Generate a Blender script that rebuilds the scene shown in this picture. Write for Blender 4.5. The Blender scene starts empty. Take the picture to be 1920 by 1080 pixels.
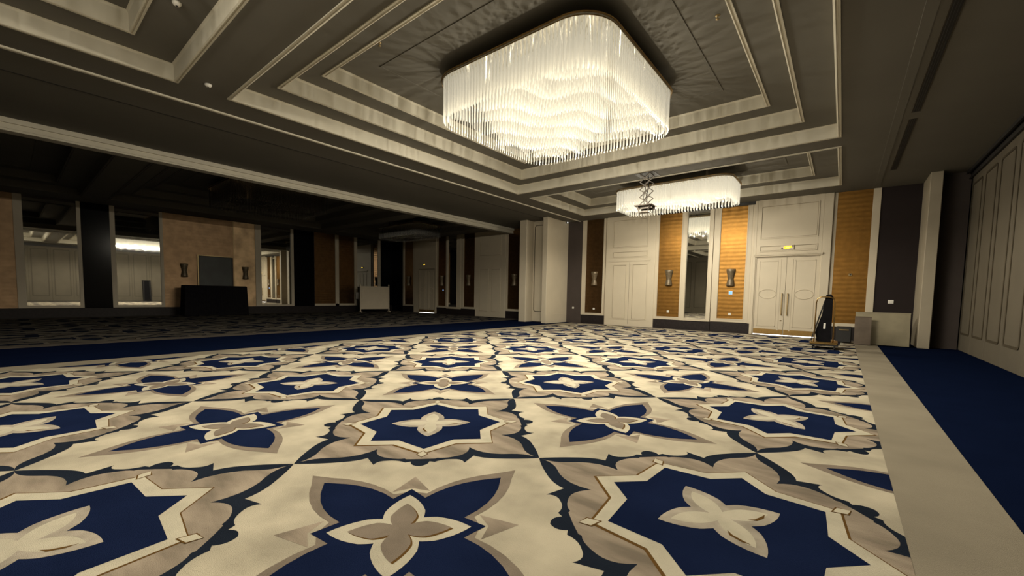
import bpy, bmesh, math, random
from mathutils import Vector, Matrix
from mathutils.geometry import tessellate_polygon
random.seed(4)
S = bpy.context.scene
COL = S.collection
PI = math.pi

# ------------------------------------------------------------------ camera
def setup_camera():
    yaw = math.radians(6.1004489 - 45.0); pit = math.radians(-3.70978686); rol = math.radians(1.06767686)
    s, c = math.sin, math.cos
    f = Vector((s(yaw)*c(pit), c(yaw)*c(pit), s(pit)))
    r = Vector((c(yaw), -s(yaw), 0)); u = r.cross(f)
    r2 = r*c(rol) + u*s(rol); u2 = -r*s(rol) + u*c(rol)
    M = Matrix(((r2.x, u2.x, -f.x, 0), (r2.y, u2.y, -f.y, 0), (r2.z, u2.z, -f.z, 1.35), (0, 0, 0, 1)))
    cd = bpy.data.cameras.new('camera'); co = bpy.data.objects.new('camera', cd); COL.objects.link(co)
    co.matrix_world = M
    cd.sensor_fit = 'HORIZONTAL'; cd.sensor_width = 36.0
    cd.lens = 765.0665*36/1920
    cd.shift_x = (960-960.779)/1920; cd.shift_y = (602.358-540)/1920
    cd.clip_start = 0.05; cd.clip_end = 200
    S.camera = co
setup_camera()

# ------------------------------------------------------------------ world, exposure
w = bpy.data.worlds.new('world'); S.world = w; w.use_nodes = True
w.node_tree.nodes['Background'].inputs[0].default_value = (0.02, 0.02, 0.03, 1)
w.node_tree.nodes['Background'].inputs[1].default_value = 0.2
S.view_settings.view_transform = 'Standard'; S.view_settings.look = 'None'
S.view_settings.gamma = 1.0; S.view_settings.use_curve_mapping = False
S.view_settings.exposure = 0.0
try:
    S.cycles.use_denoising = True
    S.cycles.max_bounces = 8; S.cycles.diffuse_bounces = 4; S.cycles.glossy_bounces = 4
    S.cycles.transparent_max_bounces = 24
    S.cycles.sample_clamp_indirect = 4.0
    S.cycles.caustics_reflective = False; S.cycles.caustics_refractive = False
except Exception: pass

CH_MAIN_W = (680.0, 1950.0)      # watts in all: all-round glow, downlight
CH_BACK_W = (300.0, 340.0)
CH_NEAR_W = (280.0, 400.0)
LAMP_COL = (1.0, 0.91, 0.73)

# ------------------------------------------------------------------ materials
MATS = {}
def mat(name, col, rough=0.7, metal=0.0, bump=0.0, bscale=40.0, var=0.0, vscale=3.0, emit=None, estr=0.0, spec=0.5, stretch=None, ripple=None):
    if name in MATS: return MATS[name]
    m = bpy.data.materials.new(name); m.use_nodes = True
    nt = m.node_tree; N = nt.nodes; L = nt.links
    b = N['Principled BSDF']
    b.inputs['Base Color'].default_value = (*col, 1); b.inputs['Roughness'].default_value = rough
    b.inputs['Metallic'].default_value = metal; b.inputs['Specular IOR Level'].default_value = spec
    tc = N.new('ShaderNodeTexCoord')
    src = tc.outputs['Object']
    if stretch:
        mp = N.new('ShaderNodeMapping'); mp.inputs['Scale'].default_value = stretch[:3]
        if len(stretch) > 3: mp.inputs['Rotation'].default_value = (0, 0, stretch[3])
        L.new(src, mp.inputs[0]); src = mp.outputs[0]
    if var > 0:
        n = N.new('ShaderNodeTexNoise'); n.inputs['Scale'].default_value = vscale; n.inputs['Detail'].default_value = 3
        L.new(src, n.inputs['Vector'])
        cr = N.new('ShaderNodeMapRange'); cr.inputs[1].default_value = 0.35; cr.inputs[2].default_value = 0.65
        cr.inputs[3].default_value = 1-var; cr.inputs[4].default_value = 1+var
        L.new(n.outputs[0], cr.inputs[0])
        mx = N.new('ShaderNodeVectorMath'); mx.operation = 'SCALE'; mx.inputs[0].default_value = col
        L.new(cr.outputs[0], mx.inputs['Scale']); L.new(mx.outputs[0], b.inputs['Base Color'])
    h = None
    if ripple:
        # wavy horizontal ripples of a quilted wall covering (object space, bands along z)
        wv = N.new('ShaderNodeTexWave'); wv.wave_type = 'BANDS'; wv.bands_direction = 'Z'
        wv.inputs['Scale'].default_value = ripple[0]; wv.inputs['Distortion'].default_value = ripple[1]
        wv.inputs['Detail'].default_value = 2; wv.inputs['Detail Scale'].default_value = 1.6
        L.new(tc.outputs['Object'], wv.inputs['Vector'])
        bp = N.new('ShaderNodeBump'); bp.inputs['Strength'].default_value = ripple[2]; bp.inputs['Distance'].default_value = 0.02
        L.new(wv.outputs['Fac'], bp.inputs['Height']); L.new(bp.outputs[0], b.inputs['Normal'])
    if bump > 0:
        n2 = N.new('ShaderNodeTexNoise'); n2.inputs['Scale'].default_value = bscale; n2.inputs['Detail'].default_value = 2
        L.new(tc.outputs['Object'], n2.inputs['Vector'])
        bp = N.new('ShaderNodeBump'); bp.inputs['Strength'].default_value = bump; bp.inputs['Distance'].default_value = 0.01
        L.new(n2.outputs[0], bp.inputs['Height']); L.new(bp.outputs[0], b.inputs['Normal'])
    if emit:
        b.inputs['Emission Color'].default_value = (*emit, 1); b.inputs['Emission Strength'].default_value = estr
    MATS[name] = m
    return m

M_ceil = mat('ceiling_paint_shaded', (0.135, 0.127, 0.108), 0.85, var=0.04, vscale=0.8)  # flat ceiling darkened: the shade on the soffits is in the colour
M_mould = mat('coffer_paint_lit', (0.60, 0.565, 0.47), 0.75, var=0.05, vscale=1.0)  # kept lighter than the ceiling, chandelier light on the risers put into colour
M_cream = mat('cream_lacquer', (0.54, 0.475, 0.365), 0.55, var=0.03, vscale=1.5)
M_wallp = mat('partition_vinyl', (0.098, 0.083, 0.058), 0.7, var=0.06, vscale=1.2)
M_shade = mat('shaded_cream_line', (0.27, 0.225, 0.155), 0.7, var=0.03)  # shade beside the mouldings, painted as a thin line
M_pil = mat('beige_lacquer', (0.34, 0.295, 0.22), 0.6, var=0.03)
M_groove = mat('bronze_groove', (0.045, 0.034, 0.018), 0.6, metal=0.0, var=0.05)
M_brown = mat('dark_brown_fabric', (0.048, 0.036, 0.031), 0.8, bump=0.3, bscale=200, var=0.05)
M_brown2 = mat('shaded_brown_panel', (0.018, 0.0125, 0.0125), 0.75, bump=0.3, bscale=200, var=0.05, spec=0.2)  # brown panel colour darkened for the shade far from the chandeliers
M_black = mat('black_glass', (0.003, 0.003, 0.004), 0.16, var=0.02, spec=0.12)
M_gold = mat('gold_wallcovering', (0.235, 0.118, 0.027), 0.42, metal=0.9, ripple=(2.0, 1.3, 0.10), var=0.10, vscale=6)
M_golddark = mat('shaded_gold_wallcovering', (0.17, 0.095, 0.04), 0.32, metal=0.9, ripple=(2.0, 1.3, 0.1), var=0.12, vscale=6)  # the gold covering darkened where no chandelier reflection falls
M_goldfar = mat('far_gold_wallcovering', (0.34, 0.225, 0.13), 0.5, metal=0.8, ripple=(2.0, 1.1, 0.05), var=0.15, vscale=3)  # gold dulled for the dimness of the far half
M_goldfar2 = mat('pale_gold_wallcovering', (0.52, 0.37, 0.22), 0.5, metal=0.8, ripple=(2.0, 1.1, 0.05), var=0.3, vscale=1.5)
M_mirror = mat('mirror_glass', (0.80, 0.80, 0.76), 0.02, metal=1.0, var=0.01)
M_plinth = mat('black_stone', (0.018, 0.014, 0.014), 0.5, var=0.2, vscale=14, spec=0.2)
M_brass = mat('brass', (0.42, 0.27, 0.10), 0.32, metal=0.9, var=0.08, vscale=20)
M_bronze = mat('bronze_handle', (0.33, 0.25, 0.13), 0.4, metal=0.8, var=0.08, vscale=20)
M_dark = mat('black_paint', (0.015, 0.014, 0.014), 0.6, var=0.1)
M_cloth = mat('black_cloth', (0.006, 0.0055, 0.007), 0.95, spec=0.15, var=0.2, vscale=8, bump=0.3, bscale=60)
M_white = mat('white_plastic', (0.75, 0.73, 0.68), 0.5, var=0.02)
M_steel = mat('grey_steel', (0.16, 0.14, 0.12), 0.45, metal=0.6, var=0.05)
M_plate = mat('polished_canopy', (0.62, 0.60, 0.54), 0.22, metal=0.9, var=0.05)
M_board = mat('cream_board', (0.27, 0.235, 0.155), 0.75, var=0.12, vscale=2.5)
M_taupeb = mat('taupe_board', (0.13, 0.10, 0.075), 0.8, var=0.15, vscale=3)
M_sconce = mat('sconce_glass', (0.15, 0.115, 0.07), 0.4, metal=0.25, var=0.25, vscale=14)
M_screen = mat('dark_screen', (0.012, 0.018, 0.016), 0.45, var=0.4, vscale=1.5)
M_pale = mat('pale_screen_panel', (0.60, 0.52, 0.40), 0.8, var=0.03)
# carpet pile colours
def pile(n, c, v=0.08, vs=2.5, st=None): return mat(n, c, 0.95, bump=0.5, bscale=260, var=v, vscale=vs, spec=0.0, stretch=st)
C_blue = pile('carpet_blue', (0.0045, 0.0085, 0.028), 0.05)
C_cream = pile('carpet_cream', (0.46, 0.41, 0.31), 0.2, 2.2)
C_cream2 = pile('carpet_edge_cream', (0.28, 0.245, 0.185), 0.09, 1.2)  # border darkened for the light falling off toward the sides
C_taupe = pile('carpet_taupe', (0.285, 0.235, 0.18), 0.32, 1.6, (1, 3.5, 1, 0.5))
C_taupe2 = pile('carpet_soft_taupe', (0.22, 0.18, 0.14), 0.12, 5)
C_band = pile('carpet_slate', (0.015, 0.020, 0.031), 0.1)
C_navy = pile('carpet_navy', (0.0085, 0.0145, 0.044), 0.12, 2)
C_line = pile('carpet_brown', (0.12, 0.065, 0.02), 0.1)
C_light = pile('carpet_ivory', (0.50, 0.455, 0.35), 0.08, 5)
C_mid = pile('carpet_sand', (0.37, 0.325, 0.26), 0.2, 6)

def emis(name, col, st):
    m = bpy.data.materials.new(name); m.use_nodes = True; nt = m.node_tree
    nt.nodes.clear(); e = nt.nodes.new('ShaderNodeEmission'); o = nt.nodes.new('ShaderNodeOutputMaterial')
    e.inputs[0].default_value = (*col, 1); e.inputs[1].default_value = st
    nt.links.new(e.outputs[0], o.inputs[0]); return m
M_gap = emis('corridor_light', (1.0, 0.97, 0.92), 5.0)
M_exit = emis('lit_exit_face', (1.0, 0.55, 0.03), 2.2)
M_exitdim = emis('lit_exit_core', (1.0, 0.78, 0.10), 3.0)
M_blue = emis('lit_touch_display', (0.22, 0.5, 1.0), 1.6)
M_led = emis('led', (1.0, 0.97, 0.9), 6.0)
M_bulb = emis('lamp_glow', (1.0, 0.90, 0.70), 14.0)

def crystal(name, em, tr=0.5, col=(0.32, 0.31, 0.275)):
    m = bpy.data.materials.new(name); m.use_nodes = True; nt = m.node_tree; N = nt.nodes; L = nt.links
    N.clear(); out = N.new('ShaderNodeOutputMaterial')
    d = N.new('ShaderNodeBsdfDiffuse'); d.inputs[0].default_value = (*col, 1)
    t = N.new('ShaderNodeBsdfTranslucent'); t.inputs[0].default_value = (*col, 1)
    g = N.new('ShaderNodeBsdfGlossy'); g.inputs[0].default_value = (1, 1, 1, 1); g.inputs['Roughness'].default_value = 0.15
    tp = N.new('ShaderNodeBsdfTransparent'); tp.inputs[0].default_value = (1.0, 0.98, 0.93, 1)
    m1 = N.new('ShaderNodeMixShader'); m1.inputs[0].default_value = 0.5; L.new(d.outputs[0], m1.inputs[1]); L.new(t.outputs[0], m1.inputs[2])
    m2 = N.new('ShaderNodeMixShader'); m2.inputs[0].default_value = 0.25; L.new(m1.outputs[0], m2.inputs[1]); L.new(g.outputs[0], m2.inputs[2])
    m3 = N.new('ShaderNodeMixShader'); m3.inputs[0].default_value = tr; L.new(m2.outputs[0], m3.inputs[1]); L.new(tp.outputs[0], m3.inputs[2])
    if em > 0:
        e = N.new('ShaderNodeEmission'); e.inputs[0].default_value = (1.0, 0.94, 0.78, 1); e.inputs[1].default_value = em
        a = N.new('ShaderNodeAddShader'); L.new(m3.outputs[0], a.inputs[0]); L.new(e.outputs[0], a.inputs[1]); L.new(a.outputs[0], out.inputs[0])
    else: L.new(m3.outputs[0], out.inputs[0])
    return m
M_crys = crystal('lit_crystal', 0.17)
M_crys2 = crystal('lit_crystal_back', 0.22)
M_crysoff = crystal('unlit_crystal', 0.0, 0.6, (0.10, 0.10, 0.095))  # crystal colour darkened for the dim half

# ------------------------------------------------------------------ mesh helpers
class MB:
    def __init__(s): s.v = []; s.f = []; s.m = []; s.sm = []
    def add(s, vs, fs, mi=0, smooth=False):
        o = len(s.v); s.v += [tuple(p) for p in vs]
        for f in fs: s.f.append(tuple(i+o for i in f)); s.m.append(mi); s.sm.append(smooth)
        return s
    def box(s, x0, x1, y0, y1, z0, z1, mi=0, bev=0.0):
        x0, x1 = min(x0, x1), max(x0, x1); y0, y1 = min(y0, y1), max(y0, y1); z0, z1 = min(z0, z1), max(z0, z1)
        if bev <= 0:
            return s.add([(x0,y0,z0),(x1,y0,z0),(x1,y1,z0),(x0,y1,z0),(x0,y0,z1),(x1,y0,z1),(x1,y1,z1),(x0,y1,z1)],
                  [(0,3,2,1),(4,5,6,7),(0,1,5,4),(1,2,6,5),(2,3,7,6),(3,0,4,7)], mi)
        b = min(bev, (x1-x0)*.45, (y1-y0)*.45, (z1-z0)*.45)
        bm = bmesh.new(); bmesh.ops.create_cube(bm, size=1)
        for v in bm.verts: v.co = Vector(((x0+x1)/2+v.co.x*(x1-x0), (y0+y1)/2+v.co.y*(y1-y0), (z0+z1)/2+v.co.z*(z1-z0)))
        bmesh.ops.bevel(bm, geom=bm.edges[:], offset=b, segments=1, affect='EDGES')
        bm.verts.index_update(); s.add([v.co[:] for v in bm.verts], [[v.index for v in f.verts] for f in bm.faces], mi); bm.free(); return s
    def obox(s, c, ax, ay, az, hx, hy, hz, mi=0):
        c = Vector(c); vs = []
        for dz in (-1, 1):
            for dx, dy in ((-1,-1),(1,-1),(1,1),(-1,1)): vs.append(c+ax*hx*dx+ay*hy*dy+az*hz*dz)
        return s.add(vs, [(0,3,2,1),(4,5,6,7),(0,1,5,4),(1,2,6,5),(2,3,7,6),(3,0,4,7)], mi)
    def bar(s, a, b, w, h, mi=0):
        a, b = Vector(a), Vector(b); d = (b-a).normalized()
        up = Vector((0,0,1)) if abs(d.z) < .95 else Vector((0,1,0))
        x = d.cross(up).normalized(); y = x.cross(d)
        return s.obox((a+b)/2, x, d, y, w/2, (b-a).length/2, h/2, mi)
    def tube(s, pts, r, n=8, mi=0, closed=False):
        P = [Vector(p) for p in pts]; rings = []
        m = len(P)
        for i, p in enumerate(P):
            if closed: d = P[(i+1) % m]-P[i-1]
            else: d = P[min(i+1, m-1)]-P[max(i-1, 0)]
            d.normalize(); up = Vector((0,0,1)) if abs(d.z) < .9 else Vector((0,1,0))
            x = d.cross(up).normalized(); y = x.cross(d)
            rings.append([p+(x*math.cos(2*PI*k/n)+y*math.sin(2*PI*k/n))*r for k in range(n)])
        vs = [q for R in rings for q in R]; fs = []
        for i in range(m if closed else m-1):
            j = (i+1) % m
            for k in range(n): fs.append((i*n+k, i*n+(k+1) % n, j*n+(k+1) % n, j*n+k))
        if not closed: fs += [tuple(range(n))[::-1], tuple((m-1)*n+k for k in range(n))]
        return s.add(vs, fs, mi, True)
    def lathe(s, prof, c, n=16, mi=0, a0=0.0, a1=2*PI, smooth=True):
        full = abs(a1-a0-2*PI) < 1e-6; k = n if full else n+1; vs = []; fs = []
        for r, z in prof:
            for i in range(k):
                a = a0+(a1-a0)*i/n; vs.append((c[0]+r*math.cos(a), c[1]+r*math.sin(a), c[2]+z))
        for j in range(len(prof)-1):
            for i in range(n):
                i2 = (i+1) % k if full else i+1
                fs.append((j*k+i, j*k+i2, (j+1)*k+i2, (j+1)*k+i))
        return s.add(vs, fs, mi, smooth)
    def prism(s, poly, z0, z1, mi=0):
        n = len(poly); vs = [(x, y, z0) for x, y in poly]+[(x, y, z1) for x, y in poly]
        tr = tessellate_polygon([[Vector((x, y, 0)) for x, y in poly]])
        fs = [tuple(t)[::-1] for t in tr]+[tuple(i+n for i in t) for t in tr]
        fs += [(i, (i+1) % n, n+(i+1) % n, n+i) for i in range(n)]
        return s.add(vs, fs, mi)

def mk(mb, name, mats):
    me = bpy.data.meshes.new(name); me.from_pydata(mb.v, [], mb.f)
    for m in (mats if isinstance(mats, (list, tuple)) else [mats]): me.materials.append(m)
    if any(mb.m): me.polygons.foreach_set('material_index', mb.m)
    if any(mb.sm): me.polygons.foreach_set('use_smooth', mb.sm)
    bm = bmesh.new(); bm.from_mesh(me); bmesh.ops.recalc_face_normals(bm, faces=bm.faces[:]); bm.to_mesh(me); bm.free()
    me.update(); return me
def worldloc(o):
    v = Vector((0,0,0))
    while o is not None: v += Vector(o.location); o = o.parent
    return v
def part(mb, name, mats, parent, label=None, kind=None):
    """one mesh object; coordinates given in world space, parent not rotated"""
    if parent is not None:
        L = worldloc(parent); mb.v = [(x-L.x, y-L.y, z-L.z) for x, y, z in mb.v]
    o = bpy.data.objects.new(name, mk(mb, name, mats)); COL.objects.link(o)
    if parent is not None: o.parent = parent
    if label: o['label'] = label
    if kind: o['kind'] = kind
    return o
def tag(o, label, cat, group=None):
    o['label'] = label; o['category'] = cat
    if group: o['group'] = group
    return o
def thing(name, label, cat, loc, group=None):
    o = bpy.data.objects.new(name, None); COL.objects.link(o); o.location = loc; o.empty_display_size = 0.2
    return tag(o, label, cat, group)
def one(mb, name, mats, label, cat, loc, group=None):
    """a thing that is a single mesh, origin at loc"""
    mb.v = [(x-loc[0], y-loc[1], z-loc[2]) for x, y, z in mb.v]
    o = bpy.data.objects.new(name, mk(mb, name, mats)); COL.objects.link(o); o.location = loc
    return tag(o, label, cat, group)
def struct(mb, name, mats, label=None):
    o = part(mb, name, mats, None); o['kind'] = 'structure'
    if label: o['label'] = label
    return o

XL, XR, YN, YB, ZC = -26.3, 2.68, -3.3, 18.2, 5.08     # room shell
# ------------------------------------------------------------------ floor
struct(MB().box(XL-.3, XR+.3, YN-.3, YB+.6, -0.2, 0.0), 'floor', C_blue, 'plain navy blue carpet floor of the ballroom')

def qpath(items):
    out = []
    for it in items:
        if len(it) == 2: out.append(it)
        else:
            x0, y0 = out[-1]; cx, cy, x, y = it
            for k in range(1, 6):
                t = k/5; out.append(((1-t)**2*x0+2*t*(1-t)*cx+t*t*x, (1-t)**2*y0+2*t*(1-t)*cy+t*t*y))
    return out
def mirror_t(h):     # half side (t 0..0.5, d) -> full side without the last corner
    return h+[(1-t, d) for t, d in reversed(h[:-1])][:-1]
def rot4(side):
    out = []
    for k in range(4):
        for t, d in side:
            x, y = t-.5, d-.5
            for _ in range(k): x, y = -y, x
            out.append((x+.5, y+.5))
    return out
side_in = mirror_t(qpath([(0, 0), (.045, .052, .115, .053), (.235, .045, .297, .14), (.298, .07, .345, .045), (.40, .018, .432, .028), (.44, .02), (.5, .018)]))
side_out = mirror_t(qpath([(0, 0), (.06, -.006, .15, .002), (.24, .008, .278, .043), (.318, -.03), (.322, .010, .365, .010), (.41, .015, .44, -.014), (.462, -.006), (.463, -.045, .5, -.052)]))
LOOP_IN, LOOP_OUT = rot4(side_in), rot4(side_out)
def star(tip, c1, cor):   # 16-gon
    q = [(tip, 0), (c1, 1-cor), (cor, cor)]
    return rot4([(cor, cor), (c1, cor), (.5, tip), (1-c1, cor)])
STAR_OUT = star(.078, .358, .192); STAR_IN = star(.13, .372, .243)
def octo(h):   # from top (cardinal) to the diagonal and on to the right cardinal; h lists points from cardinal to diagonal in (u,v) offsets from the centre
    q = h+[(b, a) for a, b in reversed(h[:-1])][:-1]
    out = []
    for k in range(4):
        for x, y in q:
            for _ in range(k): x, y = y, -x
            out.append((x+.5, y+.5))
    return out
LEAF_T = octo(qpath([(0, .235), (.058, .205), (.19, .345, .385, .385)])[:6]+[(.385, .385)])
def leafshape(c0, n0, ctl, tipd, belly):
    h = qpath([(0, c0), (n0, n0+.135), (ctl[0], ctl[1], tipd, tipd)])
    return octo(h)
NAVY = octo(qpath([(0, .252), (.053, .187), (.145, .300, .30, .318), (.322, .322)]))
# leaf: bulging flanks
TAUPE = octo(qpath([(0, .235), (.056, .218), (.15, .335, .31, .362), (.385, .385)]))
PET = octo(qpath([(0, .208), (.045, .165, .062, .105), (.064, .085, .062, .062)]))
PETIN = octo(qpath([(0, .150), (.03, .115, .040, .075), (.040, .05, .026, .026)]))
PETIN2 = octo(qpath([(0, .165), (.03, .13, .034, .09), (.036, .055, .022, .022)]))
def chevron(k):
    pts = [(.5, .852), (.565, .735), (.5, .76), (.435, .735)]
    out = []
    for x, y in pts:
        x, y = x-.5, y-.5
        for _ in range(k): x, y = y, -x
        out.append((x+.5, y+.5))
    return out
def knot(k, s=1.0, e=0):
    pts = [(.5, .036+e*.3), (.5+.026*s, .070), (.5, .112-e), (.5-.026*s, .070)]
    out = []
    for x, y in pts:
        x, y = x-.5, y-.5
        for _ in range(k): x, y = y, -x
        out.append((x+.5, y+.5))
    return out
def shade(k, s=1):      # thin brown lip on one flank of a petal
    pts = [(.5+.036, .60), (.5+.022, .635), (.503, .652), (.5+.014, .63), (.5+.026, .60), (.5+.026, .575)]
    out = []
    for x, y in pts:
        x, y = x-.5, y-.5
        for _ in range(k): x, y = y, -x
        out.append((x+.5, y+.5))
    return out
def scaled(p, s, dx=0, dy=0): return [((x-.5)*s+.5+dx, (y-.5)*s+.5+dy) for x, y in p]
# (polygon, layer, material index)   0 cream 1 taupe 2 soft taupe 3 band 4 navy 5 brown 6 ivory 7 sand 8 edge cream
STAR_T = [(LOOP_OUT, 1, 3), (LOOP_IN, 2, 1), (scaled(STAR_OUT, 1.024, -.003, -.003), 3, 5), (STAR_OUT, 4, 6), (STAR_IN, 5, 4)]
STAR_T += [(knot(k, 1.0), 6, 5) for k in range(4)]+[(knot(k, .78, .008), 7, 6) for k in range(4)]
STAR_T += [(PET, 6, 7), (PETIN2, 7, 6)]+[(shade(k), 8, 5) for k in (1, 2)]
FLOW_T = [(chevron(k), 1, 1) for k in range(4)]+[(TAUPE, 2, 2), (NAVY, 3, 4), (PET, 4, 6), (scaled(PETIN, 1.0, .006, -.006), 5, 5), (PETIN, 6, 2)]
def tri_of(poly):
    return [[poly[i] for i in t] for t in tessellate_polygon([[Vector((x, y, 0)) for x, y in poly]])]
STAR_TR = [(tri_of(p), l, m) for p, l, m in STAR_T]; FLOW_TR = [(tri_of(p), l, m) for p, l, m in FLOW_T]
def clip(poly, rect):
    for ax, lim, sgn in ((0, rect[0], 1), (0, rect[1], -1), (1, rect[2], 1), (1, rect[3], -1)):
        if not poly: return poly
        out = []
        for i in range(len(poly)):
            a, b = poly[i-1], poly[i]; da, db = (a[ax]-lim)*sgn, (b[ax]-lim)*sgn
            if (da >= 0) != (db >= 0):
                t = da/(da-db); out.append((a[0]+(b[0]-a[0])*t, a[1]+(b[1]-a[1])*t))
            if db >= 0: out.append(b)
        poly = out
    return poly
T = 1.93347; O = (-3.25126, 1.35341); RT = math.sqrt(.5)
CARPM = [C_cream, C_taupe, C_taupe2, C_band, C_navy, C_line, C_light, C_mid, C_cream2]
FARM = [pile('dim_far_carpet_'+str(i), c, 0.12, 2) for i, c in enumerate([(.12,.108,.09), (.08,.07,.06), (.065,.057,.05), (.016,.018,.024), (.012,.015,.026), (.04,.03,.015), (.135,.12,.10), (.10,.09,.075), (.115,.10,.085)])]  # same carpet in darkened colours, the dimness of that half painted in
def carpet(rect, base, label, loc, pal):
    mb = MB(); z = .004
    x0, x1, y0, y1 = base
    mb.add([(x0,y0,z),(x1,y0,z),(x1,y1,z),(x0,y1,z),(x0,y0,0.0005),(x1,y0,0.0005),(x1,y1,0.0005),(x0,y1,0.0005)],
           [(0,1,2,3),(0,4,5,1),(1,5,6,2),(2,6,7,3),(3,7,4,0)], 8)
    a0, a1, b0, b1 = rect
    mb.add([(a0,b0,z+.0006),(a1,b0,z+.0006),(a1,b1,z+.0006),(a0,b1,z+.0006)], [(0,1,2,3)], 0)
    R = 14
    for i in range(-16, 22):
        for j in range(-16, 26):
            cx = O[0]+RT*T*((i+.5)-(j+.5)); cy = O[1]+RT*T*((i+.5)+(j+.5))
            if cx < a0-2.2 or cx > a1+2.2 or cy < b0-2.2 or cy > b1+2.2: continue
            for tris, l, m in (STAR_TR if (i+j) % 2 == 0 else FLOW_TR):
                zz = z+.0006+l*.0005
                for t in tris:
                    P = [(O[0]+RT*T*((i+u)-(j+v)), O[1]+RT*T*((i+u)+(j+v))) for u, v in t]
                    P = clip(P, rect)
                    if len(P) >= 3: mb.add([(x, y, zz) for x, y in P], [tuple(range(len(P)))], m)
    mb.v = [(x-loc[0], y-loc[1], zz-loc[2]) for x, y, zz in mb.v]
    me = bpy.data.meshes.new('patterned_carpet'); me.from_pydata(mb.v, [], mb.f)
    for m in pal: me.materials.append(m)
    me.polygons.foreach_set('material_index', mb.m)
    # make every face look up
    bm = bmesh.new(); bm.from_mesh(me)
    for f in bm.faces:
        f.normal_update()
        if f.normal.z < -.5: f.normal_flip()
    bm.to_mesh(me); bm.free(); me.update()
    o = bpy.data.objects.new('patterned_carpet', me); COL.objects.link(o); o.location = loc
    return tag(o, label, 'carpet')
carpet((-10.12, .353, -2.6, 17.75), (-10.68, .90, YN+.02, YB-.2), 'cream carpet with navy stars and four petal flowers under the lit chandeliers', (-4.9, 7.5, 0), CARPM)
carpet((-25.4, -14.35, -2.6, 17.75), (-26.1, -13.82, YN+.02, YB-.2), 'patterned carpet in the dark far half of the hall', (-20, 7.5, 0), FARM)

# ------------------------------------------------------------------ ceiling with coffers
COFF = []
for xa, xb in ((-9.52, -.30), (-24.5, -15.28)):
    COFF += [(xa, xb, 2.93, 12.0, 'big'), (xa, xb, 12.87, 16.95, 'small'), (xa, xb, -2.07, 2.03, 'small')]
def ceiling_mesh():
    mb = MB()
    xs = sorted({XL-.3, XR+.3, *[c[0] for c in COFF], *[c[1] for c in COFF]}); ys = sorted({YN-.3, YB+.3, *[c[2] for c in COFF], *[c[3] for c in COFF]})
    for i in range(len(xs)-1):
        for j in range(len(ys)-1):
            cx, cy = (xs[i]+xs[i+1])/2, (ys[j]+ys[j+1])/2
            if any(c[0] < cx < c[1] and c[2] < cy < c[3] for c in COFF): continue
            mb.add([(xs[i],ys[j],ZC),(xs[i+1],ys[j],ZC),(xs[i+1],ys[j+1],ZC),(xs[i],ys[j+1],ZC)], [(0,3,2,1)])
    mb.box(XL-.3, XR+.3, YN-.3, YB+.3, 6.1, 6.2)
    return mb
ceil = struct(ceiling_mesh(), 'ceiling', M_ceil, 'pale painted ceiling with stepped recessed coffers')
def ring(mb, x0, x1, y0, y1, prof, cap=True):
    n = len(prof); vs = []
    for d, z in prof: vs += [(x0+d, y0+d, z), (x1-d, y0+d, z), (x1-d, y1-d, z), (x0+d, y1-d, z)]
    fs = []; ms = []
    for i in range(n-1):
        flat = abs(prof[i][1]-prof[i+1][1]) < 1e-6 and prof[i+1][0]-prof[i][0] > .2
        for k in range(4): fs.append((i*4+k, i*4+(k+1) % 4, (i+1)*4+(k+1) % 4, (i+1)*4+k)); ms.append(0 if flat else 1)
    if cap: fs.append(tuple((n-1)*4+k for k in range(4))); ms.append(0)
    o = len(mb.v); mb.v += vs
    for f, q in zip(fs, ms): mb.f.append(tuple(i+o for i in f)); mb.m.append(q); mb.sm.append(False)
def riser(d, z0, z1):
    return [(d-.075, z0), (d-.075, z0-.018), (d-.05, z0-.018), (d-.045, z0-.006), (d-.03, z0-.006), (d-.02, z0-.022), (d, z0-.012), (d, z1-.035), (d+.012, z1-.012), (d+.03, z1)]
for xa, xb, ya, yb, kind in COFF:
    mb = MB()
    if kind == 'big':
        pr = riser(0, ZC, 5.36)+riser(.66, 5.36, 5.65)+riser(1.26, 5.65, 5.9)
        ring(mb, xa, xb, ya, yb, pr)
        m2 = MB()
        ring(m2, xa, xb, ya, yb, [(1.98, 5.9), (1.98, 5.885), (2.02, 5.885), (2.03, 5.9)], cap=False)
    else:
        pr = riser(0, ZC, 5.34)+riser(.68, 5.34, 5.62)
        ring(mb, xa, xb, ya, yb, pr)
        m2 = MB(); ring(m2, xa, xb, ya, yb, [(1.28, 5.62), (1.28, 5.607), (1.32, 5.607), (1.33, 5.62)], cap=False)
    c = part(mb, 'coffer', [M_ceil, M_mould if xa > -12 else M_ceil], ceil)  # far risers take the darkened paint, standing in for weaker light
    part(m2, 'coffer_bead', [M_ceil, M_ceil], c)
# partition track strip, lintel beam and track slot between the two halves
part(MB().box(-10.47, -10.39, YN, YB, ZC-.03, ZC+.01, bev=.01), 'ceiling_strip', M_mould, ceil)
part(MB().box(-11.57, -11.53, YN, YB-.3, ZC-.004, ZC+.01), 'track_slot', M_dark, ceil)
part(MB().box(-14.98, -14.72, YN, YB, 4.84, ZC+.01, bev=.02).box(-14.76, -14.66, YN, YB, 4.97, ZC+.01).box(-15.02, -14.70, YN, YB, 4.80, 4.845), 'lintel_beam', M_mould, ceil)

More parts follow.
